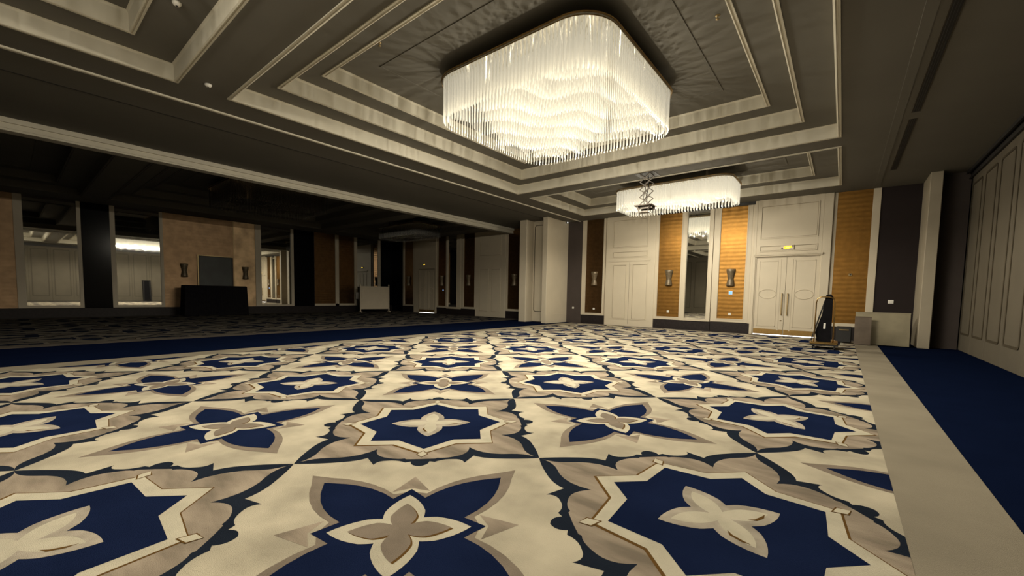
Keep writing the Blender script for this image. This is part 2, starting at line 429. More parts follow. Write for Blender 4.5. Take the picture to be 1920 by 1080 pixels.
# ------------------------------------------------------------------ walls
wb = struct(MB().box(XL-.3, -2.68, YB, YB+.3, 0, 6.1).box(-.68, XR+.3, YB, YB+.3, 0, 6.1).box(-2.68, -.68, YB, YB+.3, 2.97, 6.1), 'wall_back', M_cream, 'cream panelled end wall with gold panels and double doors')
wl = struct(MB().box(XL-.3, XL, YN-.3, YB, 0, 6.1), 'wall_left', M_brown, 'dark far side wall with tall mirrors')
wr = struct(MB().box(XR+.02, XR+.3, YN-.3, YB, 0, 6.1), 'wall_right', M_wallp, 'beige folding partition wall with tall moulded panels')
wf = struct(MB().box(XL, XR+.3, YN-.3, YN, 0, 6.1), 'wall_front', M_wallp)

def rrect(y0, y1, z0, z1, r, n=4):
    pts = []
    for cy, cz, a in ((y1-r, z1-r, 0), (y0+r, z1-r, PI/2), (y0+r, z0+r, PI), (y1-r, z0+r, 1.5*PI)):
        for k in range(n+1):
            t = a+PI/2*k/n; pts.append((cy+r*math.cos(t), cz+r*math.sin(t)))
    return pts
def strip_loop(pts, wid, dep, place):
    """closed rectangular-section moulding along a 2-D loop; place(a, b, d) -> world"""
    mb = MB(); n = len(pts)
    c = (sum(p[0] for p in pts)/n, sum(p[1] for p in pts)/n)
    sec = [(0, 0), (0, dep), (wid, dep), (wid, 0)]
    vs = []
    for i, p in enumerate(pts):
        a, b = pts[i-1], pts[(i+1) % n]; tx, ty = b[0]-a[0], b[1]-a[1]; l = math.hypot(tx, ty) or 1
        nx, ny = -ty/l, tx/l          # inward for a counter-clockwise loop
        for o, d in sec: vs.append(place(p[0]+nx*o, p[1]+ny*o, d))
    fs = []
    for i in range(n):
        j = (i+1) % n
        for k in range(4): fs.append((i*4+k, j*4+k, j*4+(k+1) % 4, i*4+(k+1) % 4))
    mb.add(vs, fs); return mb
# right folding partition: leaves 1.325 wide, each with a moulded panel
ytop = 17.16; k = 0
while ytop > YN+.4:
    y1 = ytop; y0 = max(ytop-1.318, YN+.01)
    p = part(MB().box(XR-.03, XR+.02, y0, y1, .01, 4.86, bev=.006), 'panel', M_wallp, wr)
    part(strip_loop(rrect(y0+.15, y1-.15, .47, 4.66, .10), .05, .012, lambda a, b, d: (XR-.03-d, a, b)), 'moulding', M_groove, p)
    ytop -= 1.325
part(MB().box(XR-.08, XR-.02, YN, 17.3, 4.86, 4.9).box(XR-.05, XR+.02, YN, 17.3, 4.9, ZC).box(XR-.14, XR-.10, YN, 17.3, 5.0, ZC), 'partition_track', M_dark, wr)
# wall behind the viewer: the same leaves, seen only in the mirrors
x = XR-.2
while x > XL+1.4:
    p = part(MB().box(x-1.318, x, YN, YN+.05, .01, 4.9), 'panel', M_wallp, wf)
    part(strip_loop(rrect(x-1.318+.15, x-.15, .47, 4.66, .10), .05, .012, lambda a, b, d: (a, YN+.05+d, b)), 'moulding', M_groove, p)
    x -= 1.325

# right end: white pilaster and brown side wall
pil = struct(MB().box(1.77, 2.03, 16.8, YB-.001, 0, ZC, bev=.01), 'wall_pilaster', M_pil, 'cream pilaster beside the folding partition')
part(MB().box(2.031, XR-.031, 17.3, YB-.001, 0, ZC), 'brown_panel', M_brown, pil)
# pier that houses the folded partition
pier = struct(MB().box(-12.85, -12.42, 16.4, YB, 0, ZC, bev=.01).box(-11.37, -11.1, 16.3, YB-.02, 0, ZC, bev=.01).box(-12.42, -11.37, 17.0, YB, 0, ZC), 'wall_pier', M_cream, 'cream pier between the lit and the dark half of the hall')
part(MB().box(-12.40, -11.39, 16.93, 17.0, 0.03, 5.0, bev=.01), 'panel', M_cream, pier)
part(strip_loop(rrect(-12.30, -11.49, .52, 4.86, .12), .03, .012, lambda a, b, d: (a, 16.93-d, b)), 'moulding', M_groove, pier)
part(MB().box(-11.10, -11.085, 16.3, 18.05, .0, .45, bev=.004), 'kick_panel', M_cream, pier)

# back wall modules --------------------------------------------------
def frame(x0, x1, z0, wl_, wr_, wb_, y=YB, d=.05, z1=ZC, name='panel_frame', m=None):
    mb = MB().box(x0, x0+wl_, y-d, y, z0, z1).box(x1-wr_, x1, y-d, y, z0, z1).box(x0+wl_, x1-wr_, y-d, y, z0, z0+wb_)
    s = .02
    mb.box(x0+wl_-s-.015, x0+wl_-.015, y-d-.012, y-d, z0+wb_-s-.015, z1).box(x1-wr_+.015, x1-wr_+s+.015, y-d-.012, y-d, z0+wb_-s-.015, z1)
    mb.box(x0+wl_-s, x1-wr_+s, y-d-.012, y-d, z0+wb_-s-.015, z0+wb_-.015)
    return part(mb, name, m or M_cream, wb)
def wpan(x0, x1, z0, z1, y, d, m, name):
    return part(MB().box(x0, x1, y-d, y, z0, z1), name, m, wb)
def mould(x0, x1, z0, z1, y, parent=None, m=None, r=.002, w_=.035, d=.022):
    pts = [(x0, z0), (x1, z0), (x1, z1), (x0, z1)]
    mb = MB()
    mb.box(x0, x1, y-d, y, z0, z0+w_).box(x0, x1, y-d, y, z1-w_, z1).box(x0, x0+w_, y-d, y, z0+w_, z1-w_).box(x1-w_, x1, y-d, y, z0+w_, z1-w_)
    p = part(mb, 'moulding', m or M_cream, parent or wb)
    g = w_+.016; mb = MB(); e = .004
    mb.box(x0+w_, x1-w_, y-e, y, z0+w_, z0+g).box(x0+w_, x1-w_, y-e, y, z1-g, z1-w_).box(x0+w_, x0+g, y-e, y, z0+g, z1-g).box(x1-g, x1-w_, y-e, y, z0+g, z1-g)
    part(mb, 'shade_line', M_shade, p)  # painted shade along the moulding, no real recess
    return p
def mirror(x0, x1, z0, z1, y, label):
    t = one(MB().box(x0, x1, y-.012, y-.004, z0, z1), 'wall_mirror', M_mirror, label, 'mirror', ((x0+x1)/2, y, z0))
    return t
def outlet(x, y, z, label, ax='y'):
    if ax == 'y': mb = MB().box(x-.05, x+.05, y-.012, y, z-.045, z+.045, bev=.004)
    t = one(mb, 'socket_outlet', M_white, label, 'outlet', (x, y, z-.045), 'wall sockets of the end wall')
    part(MB().box(x-.028, x-.018, y-.014, y-.0115, z-.01, z+.01).box(x+.018, x+.028, y-.014, y-.0115, z-.01, z+.01), 'contact', M_dark, t)
SC_PROF = [(.0, .0), (.145, .0), (.150, .03), (.122, .20), (.105, .26), (.106, .31), (.125, .42), (.155, .56), (.168, .66), (.155, .67), (.0, .66)]
def sconce(x, y, z, label, grp, ax='y'):
    t = thing('wall_sconce', label, 'wall lamp', (x, y, z), grp)
    if ax == 'y': a0, a1 = PI, 2*PI; c = (x, y-.03, z)
    else: a0, a1 = -PI/2, PI/2; c = (x+.03, y, z)
    lo = [p for p in SC_PROF if p[1] < .29]; hi = [(.105, .28)]+[p for p in SC_PROF if p[1] > .29]
    part(MB().lathe(hi, c, 12, 0, a0, a1), 'lamp_shade', M_sconce, t)
    part(MB().lathe(lo+[(.105, .275)], c, 12, 0, a0, a1), 'lower_shade', M_sconce, t)
    if ax == 'y': part(MB().box(x-.045, x+.045, y-.03, y, z+.18, z+.40, bev=.005), 'wall_plate', M_bronze, t)
    else: part(MB().box(x, x+.03, y-.045, y+.045, z+.18, z+.40, bev=.005), 'wall_plate', M_bronze, t)

# from the pier to the right
wpan(-11.09, -10.24, 0, ZC, YB, .02, M_brown, 'brown_panel')
frame(-10.24, -8.98, .43, .22, .12, .10)
wpan(-10.02, -9.10, .53, ZC, YB, .02, M_golddark, 'gold_panel')
wpan(-10.24, -8.95, 0, .42, YB, .03, M_plinth, 'plinth')
part(MB().box(-8.93, -6.56, YB-.09, YB, 0, ZC, bev=.01), 'cream_bay', M_cream, wb)
yb_ = YB-.09
mould(-8.59, -6.90, 3.62, 4.92, yb_); mould(-8.59, -6.90, 3.16, 3.46, yb_)
part(MB().box(-8.70, -6.78, yb_-.02, yb_, 2.99, 3.05), 'cornice', M_cream, wb)
mould(-8.56, -7.86, .30, 2.86, yb_); mould(-7.60, -6.87, .30, 2.86, yb_)
part(MB().box(-7.735, -7.725, yb_-.004, yb_, .0, 2.95), 'joint', M_groove, wb)
part(MB().box(-8.90, -6.60, yb_-.008, yb_, .0, .10), 'baseboard', M_cream, wb)
for a, b in ((-6.555, -5.40), (-5.40, -4.20), (-4.20, -2.76)): wpan(a, b-.006, 0, .40, YB, .06 if a != -5.40 else .10, M_plinth, 'plinth')
frame(-6.56, -5.40, .40, .14, .07, .12, d=.06)
wpan(-6.42, -5.47, .52, 4.98, YB, .02, M_gold, 'gold_panel')
frame(-5.40, -4.22, .37, .17, .16, .13, d=.10)
mirror(-5.23, -4.38, .50, 4.98, YB-.03, 'tall narrow mirror between two gold panels reflecting the rear chandelier')
frame(-4.20, -2.86, .42, .24, .17, .13, d=.06)
wpan(-3.96, -3.03, .55, 4.98, YB, .02, M_gold, 'gold_panel')
part(MB().box(-6.56, -2.76, YB-.11, YB, 4.97, ZC), 'header', M_dark, wb)
part(MB().box(-2.86, -2.78, YB-.05, YB, 0, ZC), 'pilaster', M_cream, wb)
# door surround
part(MB().box(-2.78, -2.68, YB-.12, YB, 0, ZC, bev=.01).box(-.68, -.42, YB-.12, YB, 0, ZC, bev=.01).box(-2.68, -.68, YB-.12, YB, 2.97, ZC), 'door_surround', M_cream, wb)
ys_ = YB-.12
mould(-2.58, -.80, 3.62, 4.86, ys_); mould(-2.58, -.80, 3.14, 3.38, ys_)
part(MB().box(-2.74, -.62, ys_-.06, ys_, 3.0, 3.05, bev=.01).box(-2.72, -.64, ys_-.035, ys_, 2.965, 3.0), 'cornice', M_cream, wb)
def door(x0, x1, zt, yf, idx, gap=.035, handles=True, light=True):
    d = bpy.data.objects.new('door_%d' % idx, None); COL.objects.link(d); d.location = ((x0+x1)/2, yf, 0); d['kind'] = 'structure'
    d['label'] = ('cream double doors with long bronze pulls and a brass kick strip' if idx == 1 else 'cream doors in the dark end wall with a light line below')
    xm = (x0+x1)/2
    part(MB().box(x0-.02, x0+.03, yf-.03, yf+.1, 0, zt).box(x1-.03, x1+.02, yf-.03, yf+.1, 0, zt).box(x0+.03, x1-.03, yf-.03, yf+.1, zt-.04, zt), 'door_frame', M_cream, d)
    for a, b, s in ((x0+.03, xm-.004, 1), (xm+.004, x1-.03, -1)):
        lf = part(MB().box(a, b, yf, yf+.05, gap, zt-.045, bev=.004), 'door_leaf', M_cream, d)
        part(MB().box(a+.01, b-.01, yf-.006, yf, gap+.005, gap+.20), 'kick_strip', M_brass, lf)
        pa, pb = (a+.10, b-.26) if s > 0 else (a+.26, b-.10)
        cx = (pa+pb)/2; mb = MB(); q = .022
        for z0, z1 in ((.34, 2.80),):
            mb.box(pa, pb, yf-.012, yf, z0, z0+q).box(pa, pb, yf-.012, yf, z1-q, z1).box(pa, pa+q, yf-.012, yf, z0, z1).box(pb-q, pb, yf-.012, yf, z0, z1)
        mb.tube([(cx+(pb-pa)*.46*math.cos(t), yf-.004, 1.56+.17*math.sin(t)) for t in [2*PI*k/24 for k in range(24)]], .014, 6, closed=True)
        part(mb, 'panel_moulding', M_cream, lf)
        st = (b-.20, b-.16) if s > 0 else (a+.16, a+.20)
        part(MB().box(st[0], st[1], yf-.01, yf, .2, 2.86), 'stile_bead', M_cream, lf)
        if handles:
            hx = b-.085 if s > 0 else a+.085
            mb = MB().box(hx-.018, hx+.018, yf-.075, yf-.045, .78, 1.60, bev=.006).box(hx-.014, hx+.014, yf-.05, yf, .80, .84).box(hx-.014, hx+.014, yf-.05, yf, 1.54, 1.58)
            part(mb, 'pull_handle', M_bronze, lf)
            if s > 0: part(MB().lathe([(0, -.01), (.028, -.01), (.028, .01), (0, .01)], (hx, yf-.008, .58), 10), 'lock_cylinder', M_bronze, lf)
    if light: part(MB().box(x0+.03, x1-.03, yf+.055, yf+.06, 0.004, gap-.004), 'light_gap', M_gap, d, 'bright line of corridor light under the door')
    part(MB().box(x0-.02, x1+.02, yf+.1, yf+.14, 0, zt+.1), 'door_backing', M_dark, d)
door(-2.68, -.68, 2.97, YB-.06, 1)
wpan(-.42, -.32, .0, ZC, YB, .03, M_cream, 'pilaster')
wpan(-.32, .60, .58, ZC, YB, .02, M_gold, 'gold_panel')
part(MB().box(.60, .80, YB-.05, YB, .5, ZC, bev=.006).box(-.32, .60, YB-.05, YB, .46, .58), 'panel_frame', M_cream, wb)
wpan(-.42, .80, 0, .46, YB, .04, M_plinth, 'plinth')
wpan(.80, 1.78, 0, ZC, YB, .02, M_brown2, 'brown_panel')
# dark half of the end wall
wpan(-12.86, -14.0, 0, ZC, YB, .02, M_brown, 'brown_panel')
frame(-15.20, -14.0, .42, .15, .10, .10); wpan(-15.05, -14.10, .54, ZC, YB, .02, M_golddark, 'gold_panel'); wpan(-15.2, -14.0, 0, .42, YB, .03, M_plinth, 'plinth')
part(MB().box(-17.60, -15.21, YB-.09, YB, 0, ZC, bev=.01), 'cream_bay', M_cream, wb)
mould(-17.25, -15.55, 3.62, 4.92, yb_); mould(-17.25, -16.5, .30, 2.86, yb_); mould(-16.3, -15.55, .30, 2.86, yb_)
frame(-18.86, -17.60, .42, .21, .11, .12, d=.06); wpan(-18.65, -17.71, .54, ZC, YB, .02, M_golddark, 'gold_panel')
frame(-20.22, -18.90, .38, .10, .36, .12, d=.10); mirror(-20.12, -19.26, .50, ZC-.02, YB-.03, 'tall dark mirror in the unlit half of the end wall')
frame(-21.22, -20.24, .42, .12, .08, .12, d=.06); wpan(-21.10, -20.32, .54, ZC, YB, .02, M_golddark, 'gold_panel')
wpan(-21.24, -17.60, 0, .42, YB, .05, M_plinth, 'plinth')
part(MB().box(-21.36, -21.24, YB-.12, YB, 0, ZC).box(-23.60, -23.06, YB-.12, YB, 0, ZC).box(-23.06, -21.36, YB-.12, YB, 3.0, ZC), 'door_surround', M_cream, wb)
part(MB().box(-23.12, -21.30, YB-.17, YB-.12, 3.0, 3.05), 'cornice', M_cream, wb)
door(-23.06, -21.36, 2.97, YB-.09, 2, gap=.038, handles=False)
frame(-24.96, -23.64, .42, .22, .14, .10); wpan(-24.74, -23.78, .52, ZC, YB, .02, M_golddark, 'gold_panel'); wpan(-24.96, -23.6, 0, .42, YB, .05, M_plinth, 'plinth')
wpan(XL, -24.98, 0, ZC, YB, .03, M_black, 'black_panel')

# left wall modules (x = XL) -----------------------------------------
def lpan(y0, y1, z0, z1, d, m, name): return part(MB().box(XL, XL+d, y0, y1, z0, z1), name, m, wl)
def lframe(y0, y1, z0, a, b, c, d=.06):
    return part(MB().box(XL, XL+d, y0, y0+a, z0, ZC).box(XL, XL+d, y1-b, y1, z0, ZC).box(XL, XL+d, y0+a, y1-b, z0, z0+c), 'panel_frame', M_cream, wl)
def lmirror(y0, y1, z0, z1, label):
    return one(MB().box(XL+.004, XL+.014, y0, y1, z0, z1), 'wall_mirror', M_mirror, label, 'mirror', (XL, (y0+y1)/2, z0))
lpan(YN, YB, 0, .40, .05, M_plinth, 'plinth')
lpan(YN, -1.2, .42, ZC, .02, M_black, 'black_panel'); lpan(-1.2, .28, .42, ZC, .02, M_goldfar, 'gold_panel')
lframe(.28, 2.16, .42, .24, .12, .10); lmirror(.52, 2.04, .52, 4.98, 'leftmost tall mirror reflecting the folding partition')
lpan(2.18, 3.08, .0, ZC, .04, M_black, 'black_panel')
lframe(3.08, 4.95, .42, .17, .12, .10); lmirror(3.25, 4.83, .52, 4.98, 'tall mirror reflecting the glowing chandelier left of the skirted table')
lpan(4.95, 7.95, .42, ZC, .02, M_goldfar, 'gold_panel'); lpan(7.98, 9.02, .42, ZC, .02, M_goldfar2, 'gold_panel')
lpan(7.95, 7.98, .42, ZC, .035, M_bronze, 'trim_strip')
lframe(9.02, 11.12, .42, .30, .16, .10); lmirror(9.32, 10.96, .52, 4.98, 'tall mirror right of the skirted table with bright streaks')
lpan(11.14, 12.36, 0, ZC, .04, M_black, 'black_panel')
lpan(12.40, 13.75, .55, ZC, .02, M_golddark, 'gold_panel'); lpan(14.0, 15.1, .55, ZC, .02, M_golddark, 'gold_panel')
lpan(13.75, 14.0, .42, ZC, .06, M_cream, 'pilaster'); lpan(15.1, 15.32, .42, ZC, .06, M_cream, 'pilaster'); lpan(12.38, 15.1, .42, .55, .06, M_cream, 'sill_strip')
lmirror(15.32, 16.95, .42, 4.98, 'tall mirror behind the portable screen'); lpan(16.95, 17.15, .42, ZC, .06, M_cream, 'pilaster')
lpan(17.15, YB-.03, 0, ZC, .02, M_black, 'black_panel')

# ------------------------------------------------------------------ chandeliers
def rounded(x, y, x0, x1, y0, y1, r):
    dx = max(x0+r-x, x-(x1-r), 0); dy = max(y0+r-y, y-(y1-r), 0)
    return math.hypot(dx, dy) <= r if (dx > 0 and dy > 0) else (x0 <= x <= x1 and y0 <= y <= y1)
def outline(x0, x1, y0, y1, r, step):
    pts = []
    segs = [((x1-r, y1-r), 0), ((x0+r, y1-r), PI/2), ((x0+r, y0+r), PI), ((x1-r, y0+r), 1.5*PI)]
    fine = []
    for (cx, cy), a in segs:
        for k in range(17): t = a+PI/2*k/16; fine.append((cx+r*math.cos(t), cy+r*math.sin(t)))
    fine.append(fine[0]); acc = 0; tot = sum(math.dist(fine[i], fine[i+1]) for i in range(len(fine)-1)); n = int(tot/step); step = tot/n
    i = 0; pos = 0.0
    for q in range(n):
        d = q*step
        while pos+math.dist(fine[i], fine[i+1]) < d: pos += math.dist(fine[i], fine[i+1]); i += 1
        t = (d-pos)/math.dist(fine[i], fine[i+1]); pts.append((fine[i][0]+(fine[i+1][0]-fine[i][0])*t, fine[i][1]+(fine[i+1][1]-fine[i][1])*t))
    return pts
def rod_vs(x, y, z0, z1, r):
    vs = []
    for z, rr in ((z1, r), (z0+.03, r), (z0, r*.35)):
        for k in range(6): vs.append((x+rr*math.cos(PI/3*k), y+rr*math.sin(PI/3*k), z))
    fs = [(5,4,3,2,1,0)[::-1]]+[(j*6+k, j*6+(k+1) % 6, (j+1)*6+(k+1) % 6, (j+1)*6+k) for j in (0, 1) for k in range(6)]+[(12,13,14,15,16,17)]
    return vs, fs
def chandelier(cx, cy, zp, hx, hy, R, drop, label, M, watts, zc, step=.082, wave=(.05, .085), parts=True, lamps=(4, 4), rr=.0115):
    t = thing('crystal_chandelier', label, 'chandelier', (cx, cy, zc))
    x0, x1, y0, y1 = cx-hx, cx+hx, cy-hy, cy+hy
    plate = outline(x0-.03, x1+.03, y0-.03, y1+.03, R, .15)
    pl = part(MB().prism(plate, zp, zp+.03), 'canopy_plate', M_plate if watts else M_dark, t)  # unlit ones get a blackened plate for the dim half
    part(MB().prism([(a, b) for a, b in outline(x0-.045, x1+.045, y0-.045, y1+.045, R+.015, .15)], zp+.03, zp+.045), 'canopy_rim', M_brass, pl)
    part(MB().prism(plate, zp-.001, zp), 'reflector', M_plate, pl)
    lip = MB(); n = len(plate); inn = outline(x0-.022, x1+.022, y0-.022, y1+.022, R-.008, .15)[:n]
    vs = [(a, b, z) for z in (zp-.02, zp) for a, b in plate]
    lip.add(vs, [(i, (i+1) % n, n+(i+1) % n, n+i) for i in range(n)])
    part(lip, 'canopy_lip', M_brass, pl)
    for a in (-.6, .6):
        for b in (-.6, .6): part(MB().box(cx+a*hx-.03, cx+a*hx+.03, cy+b*hy-.03, cy+b*hy+.03, zp+.045, zc), 'hanger', M_steel, t)
    # outer ring rods, each its own part
    ring_pts = outline(x0, x1, y0, y1, R, step*.98)
    n_outer = 0; extra = MB()
    r = rr
    vs, fs = rod_vs(0, 0, -drop, 0, r); m0 = MB().add(vs, fs); me = None
    second = outline(x0+.075, x1-.075, y0+.075, y1-.075, R-.06, step*.98)
    for i, (x, y) in enumerate(ring_pts+second):
        if parts and n_outer < 300:
            if me is None: me = mk(m0, 'crystal_rod', M)
            o = bpy.data.objects.new('crystal_rod', me); COL.objects.link(o); o.parent = t
            o.location = (x-cx, y-cy, zp-zc); n_outer += 1
            if i >= len(ring_pts): o.scale = (1, 1, .96)
        else:
            v, f = rod_vs(x, y, zp-drop*(1 if i < len(ring_pts) else .96), zp, r); extra.add(v, f)
    # inner rods: their tips follow rolling waves
    nx = int(2*hx/step); ny = int(2*hy/step)
    for i in range(nx+1):
        for j in range(ny+1):
            x = x0+.15+i*step; y = y0+.15+j*step
            if not rounded(x, y, x0+.12, x1-.12, y0+.12, y1-.12, max(R-.1, .1)): continue
            u, v_ = (x-cx), (y-cy)
            e = min(x-x0, x1-x, y-y0, y1-y)
            wv = wave[0]*math.sin(2.6*u+1.1*math.sin(1.9*v_))*math.cos(2.3*v_-.7)+wave[1]*math.sin(7.5*(v_-u)*.9+1.6*math.sin(3.1*(u+v_))+1.3)
            L_ = drop*.80+wv+.0*e
            v, f = rod_vs(x, y, zp-L_, zp, r); extra.add(v, f)
    part(extra, 'inner_crystal_rods', M, t, kind='stuff')
    # unseen lights added just below the rod tips to brighten the room
    for kind, tot, (na, nb) in ((('POINT', watts[0], (lamps[0]*2-1, lamps[1]*2-1)), ('SPOT', watts[1], lamps)) if watts else ()):
        for i in range(na):
            for j in range(nb):
                x = x0+2*hx*(i+.5)/na; y = y0+2*hy*(j+.5)/nb; z = zp-drop-.035
                ld = bpy.data.lights.new('lamp', kind); ld.energy = tot/(na*nb); ld.color = LAMP_COL; ld.shadow_soft_size = 0
                if kind == 'SPOT': ld.spot_size = math.radians(172); ld.spot_blend = .25
                lo = bpy.data.objects.new('added_light', ld); COL.objects.link(lo); lo.parent = t; lo.location = (x-cx, y-cy, z-zc)
    return t
chandelier(-4.89, 7.46, 5.62, 1.87, 1.88, .66, .77, 'large rounded square chandelier of hanging crystal rods, glowing', M_crys, CH_MAIN_W, 5.9, lamps=(4, 4))
chandelier(-4.77, 14.9, 5.15, 1.91, .93, .42, .65, 'long oblong glowing crystal chandelier near the end wall', M_crys2, CH_BACK_W, 5.62, step=.105, rr=.0145, wave=(.05, .05), lamps=(5, 2))
chandelier(-4.7, -.35, 5.32, 1.99, .93, .42, .52, 'oblong glowing crystal chandelier behind the viewpoint', M_crys2, CH_NEAR_W, 5.62, wave=(.05, .03), parts=False, lamps=(5, 2), step=.12)
chandelier(-19.9, 7.46, 5.62, 1.87, 1.88, .66, .77, 'unlit square crystal chandelier in the dark half', M_crysoff, None, 5.9, parts=False, step=.12)
chandelier(-19.9, 14.9, 5.15, 1.91, .93, .42, .65, 'unlit oblong crystal chandelier in the dark half', M_crysoff, None, 5.62, parts=False, step=.12, wave=(.05, .03))

# ------------------------------------------------------------------ projector lift
def lift():
    cx, cy = -4.85, 12.43
    t = thing('projector_lift', 'steel scissor lift hanging from a dark square hatch between the two coffers', 'projector lift', (cx, cy, ZC))
    part(MB().box(cx-.30, cx+.30, cy-.27, cy+.27, ZC-.008, ZC+.01), 'ceiling_hatch', M_dark, t)
    mb = MB(); z0 = ZC-.02; seg = 4; h = .225; hw = .15
    for yy, m in ((cy-.17, 0), (cy+.17, 0)):
        for k in range(seg):
            za, zb = z0-k*h, z0-(k+1)*h
            mb.bar((cx-hw, yy, za), (cx+hw, yy+.012, zb), .022, .022); mb.bar((cx+hw, yy-.012, za), (cx-hw, yy, zb), .022, .022)
    for k in range(seg+1):
        for sx in (-1, 1): mb.bar((cx+sx*hw, cy-.17, z0-k*h), (cx+sx*hw, cy+.17, z0-k*h), .014, .014)
    part(mb, 'scissor_arms', M_steel, t)
    zb = z0-seg*h
    part(MB().tube([(cx+.03, cy, z0), (cx+.05, cy+.02, z0-.35), (cx+.0, cy, z0-.6), (cx+.03, cy, zb)], .016, 6), 'cable', M_dark, t)
    part(MB().tube([(cx-.07, cy, z0), (cx-.05, cy+.03, z0-.4), (cx-.10, cy, z0-.65), (cx-.05, cy, zb)], .010, 6), 'cable', M_steel, t)
    part(MB().box(cx-.30, cx+.26, cy-.22, cy+.22, zb-.03, zb, bev=.006), 'tray', M_steel, t)
    part(MB().box(cx-.26, cx+.20, cy-.05, cy-.02, zb-.10, zb-.03).box(cx-.20, cx+.24, cy+.12, cy+.16, zb-.12, zb-.03).bar((cx-.22, cy-.15, zb-.03), (cx-.16, cy-.12, zb-.22), .03, .03)
         .bar((cx+.16, cy-.12, zb-.03), (cx+.10, cy-.10, zb-.20), .03, .03).box(cx-.18, cx+.12, cy-.14, cy+.08, zb-.22, zb-.19), 'mounting_bracket', M_steel, t)
lift()

# ------------------------------------------------------------------ ceiling fittings
def grille(y0, y1, label):
    x0, x1 = .855, .965
    t = thing('air_grille', label, 'air vent', ((x0+x1)/2, (y0+y1)/2, ZC), 'linear air grilles in the ceiling')
    part(MB().box(x0, x1, y0, y1, ZC-.004, ZC+.02), 'slot_backing', M_dark, t)
    mb = MB()
    for k in range(3): mb.box(x0+.02+k*.031, x0+.030+k*.031, y0+.01, y1-.01, ZC-.012, ZC-.003)
    part(mb, 'slot_blades', M_dark, t)
    part(MB().box(x0-.012, x0, y0, y1, ZC-.010, ZC).box(x1, x1+.012, y0, y1, ZC-.010, ZC), 'slot_frame', M_groove, t)
grille(YN+.4, 11.35, 'longer dark linear air slot running along the ceiling on the right')
grille(11.75, 15.9, 'shorter dark linear air slot nearer the end wall')
part(MB().box(.60, .735, YN+.02, 17.9, ZC-.012, ZC+.005), 'ceiling_strip', M_ceil, ceil)
for x, y, z, lb, rr in ((-9.22, 2.46, ZC, 'small white round detector on the ceiling between two coffers', .055),
                    (-7.46, 1.65, 5.34, 'small white round detector on the step of the nearest coffer', .055),
                    (-17.4, 13.8, 5.62, 'pale round detector in the dark ceiling', .07)):
    t = one(MB().lathe([(0, 0), (rr, 0), (rr, -.02), (rr*.7, -.045), (0, -.05)], (x, y, z), 14), 'smoke_detector', M_white, lb, 'smoke detector', (x, y, z), 'ceiling detectors')
    part(MB().lathe([(0, -.05), (rr*.25, -.05), (rr*.2, -.058), (0, -.06)], (x, y, z), 8), 'sensor_cap', M_dark, t)
for x, y, z, lb in ((-1.82, 7.37, 5.9, 'small dark sprinkler to the right of the big chandelier'), (-6.84, 4.46, 5.9, 'small dark sprinkler to the left of the big chandelier')):
    t = thing('ceiling_sprinkler', lb, 'sprinkler', (x, y, z), 'ceiling sprinklers')
    part(MB().lathe([(0, 0), (.04, 0), (.035, -.012), (.012, -.014), (.010, -.05), (0, -.05)], (x, y, z), 10), 'body', M_bronze, t)
    part(MB().lathe([(0, -.062), (.03, -.058), (.03, -.062), (0, -.066)], (x, y, z), 10), 'deflector', M_bronze, t)
t = one(MB().box(-11.10, -11.04, 17.93, 18.03, 5.0, 5.06, bev=.01), 'security_camera', M_dark, 'tiny ceiling device with a bright white light at the top of the pier', 'camera', (-11.07, 17.98, 5.0))
part(MB().lathe([(0, -.02), (.02, -.015), (.024, 0), (.02, .015), (0, .02)], (-11.02, 17.95, 5.03), 8), 'indicator_light', M_led, t)

# ------------------------------------------------------------------ sconces, sockets, signs on the end wall
sconce(-9.53, YB-.02, 1.88, 'frosted wall sconce on the brown panel left of the cream bay', None)
sconce(-5.94, YB-.02, 1.88, 'frosted wall sconce on the gold panel left of the narrow mirror', None)
sconce(-3.52, YB-.02, 1.86, 'hourglass wall sconce on the brightest gold panel', None)
t = one(MB().box(.10, .20, YB-.05, YB-.02, 2.20, 2.30, bev=.02), 'wall_sensor', M_bronze, 'small dark knob on the gold panel right of the double doors', 'sensor', (.15, YB-.02, 2.2))
part(MB().box(.13, .17, YB-.058, YB-.049, 2.23, 2.27, bev=.004), 'button', M_dark, t)
sconce(-14.56, YB-.02, 1.86, 'dim wall sconce on the dark panel just left of the pier', None)
sconce(-18.2, YB-.02, 1.86, 'dim wall sconce between the dark mirror and the cream bay', None)
sconce(-20.7, YB-.02, 1.86, 'dim wall sconce between the far doors and the dark mirror', None)
sconce(-24.26, YB-.02, 1.86, 'dim wall sconce left of the far doors', None)
sconce(XL+.02, 5.75, 1.96, 'wall sconce left of the dark screen on the gold wall', None, 'x')
sconce(XL+.02, 8.50, 1.96, 'wall sconce right of the dark screen on the gold wall', None, 'x')
outlet(-10.70, YB-.02, .75, 'small socket on the brown panel beside the pier')
outlet(-9.53, YB-.02, .74, 'small socket under the sconce on the framed brown panel')
outlet(-5.93, YB-.02, .75, 'small socket low on the gold panel left of the mirror')
outlet(-3.50, YB-.02, .74, 'small socket low on the brightest gold panel')
t = one(MB().box(1.15, 1.29, YB-.04, YB-.02, 1.29, 1.41, bev=.006), 'wall_switch', M_white, 'white switch plate alone on the dark panel at the right', 'switch', (1.22, YB-.02, 1.29))
part(MB().box(1.18, 1.26, YB-.046, YB-.039, 1.32, 1.38, bev=.003), 'rocker', M_white, t)
def touch(x, z, label, s=.055):
    t = thing('control_panel', label, 'control panel', (x, YB-.02, z), 'lit wall control panels')
    part(MB().box(x-s-.015, x+s+.015, YB-.036, YB-.02, z-s-.015, z+s+.015, bev=.004), 'casing', M_white, t)
    part(MB().box(x-s, x+s, YB-.040, YB-.036, z-s, z+s), 'display', M_blue, t)
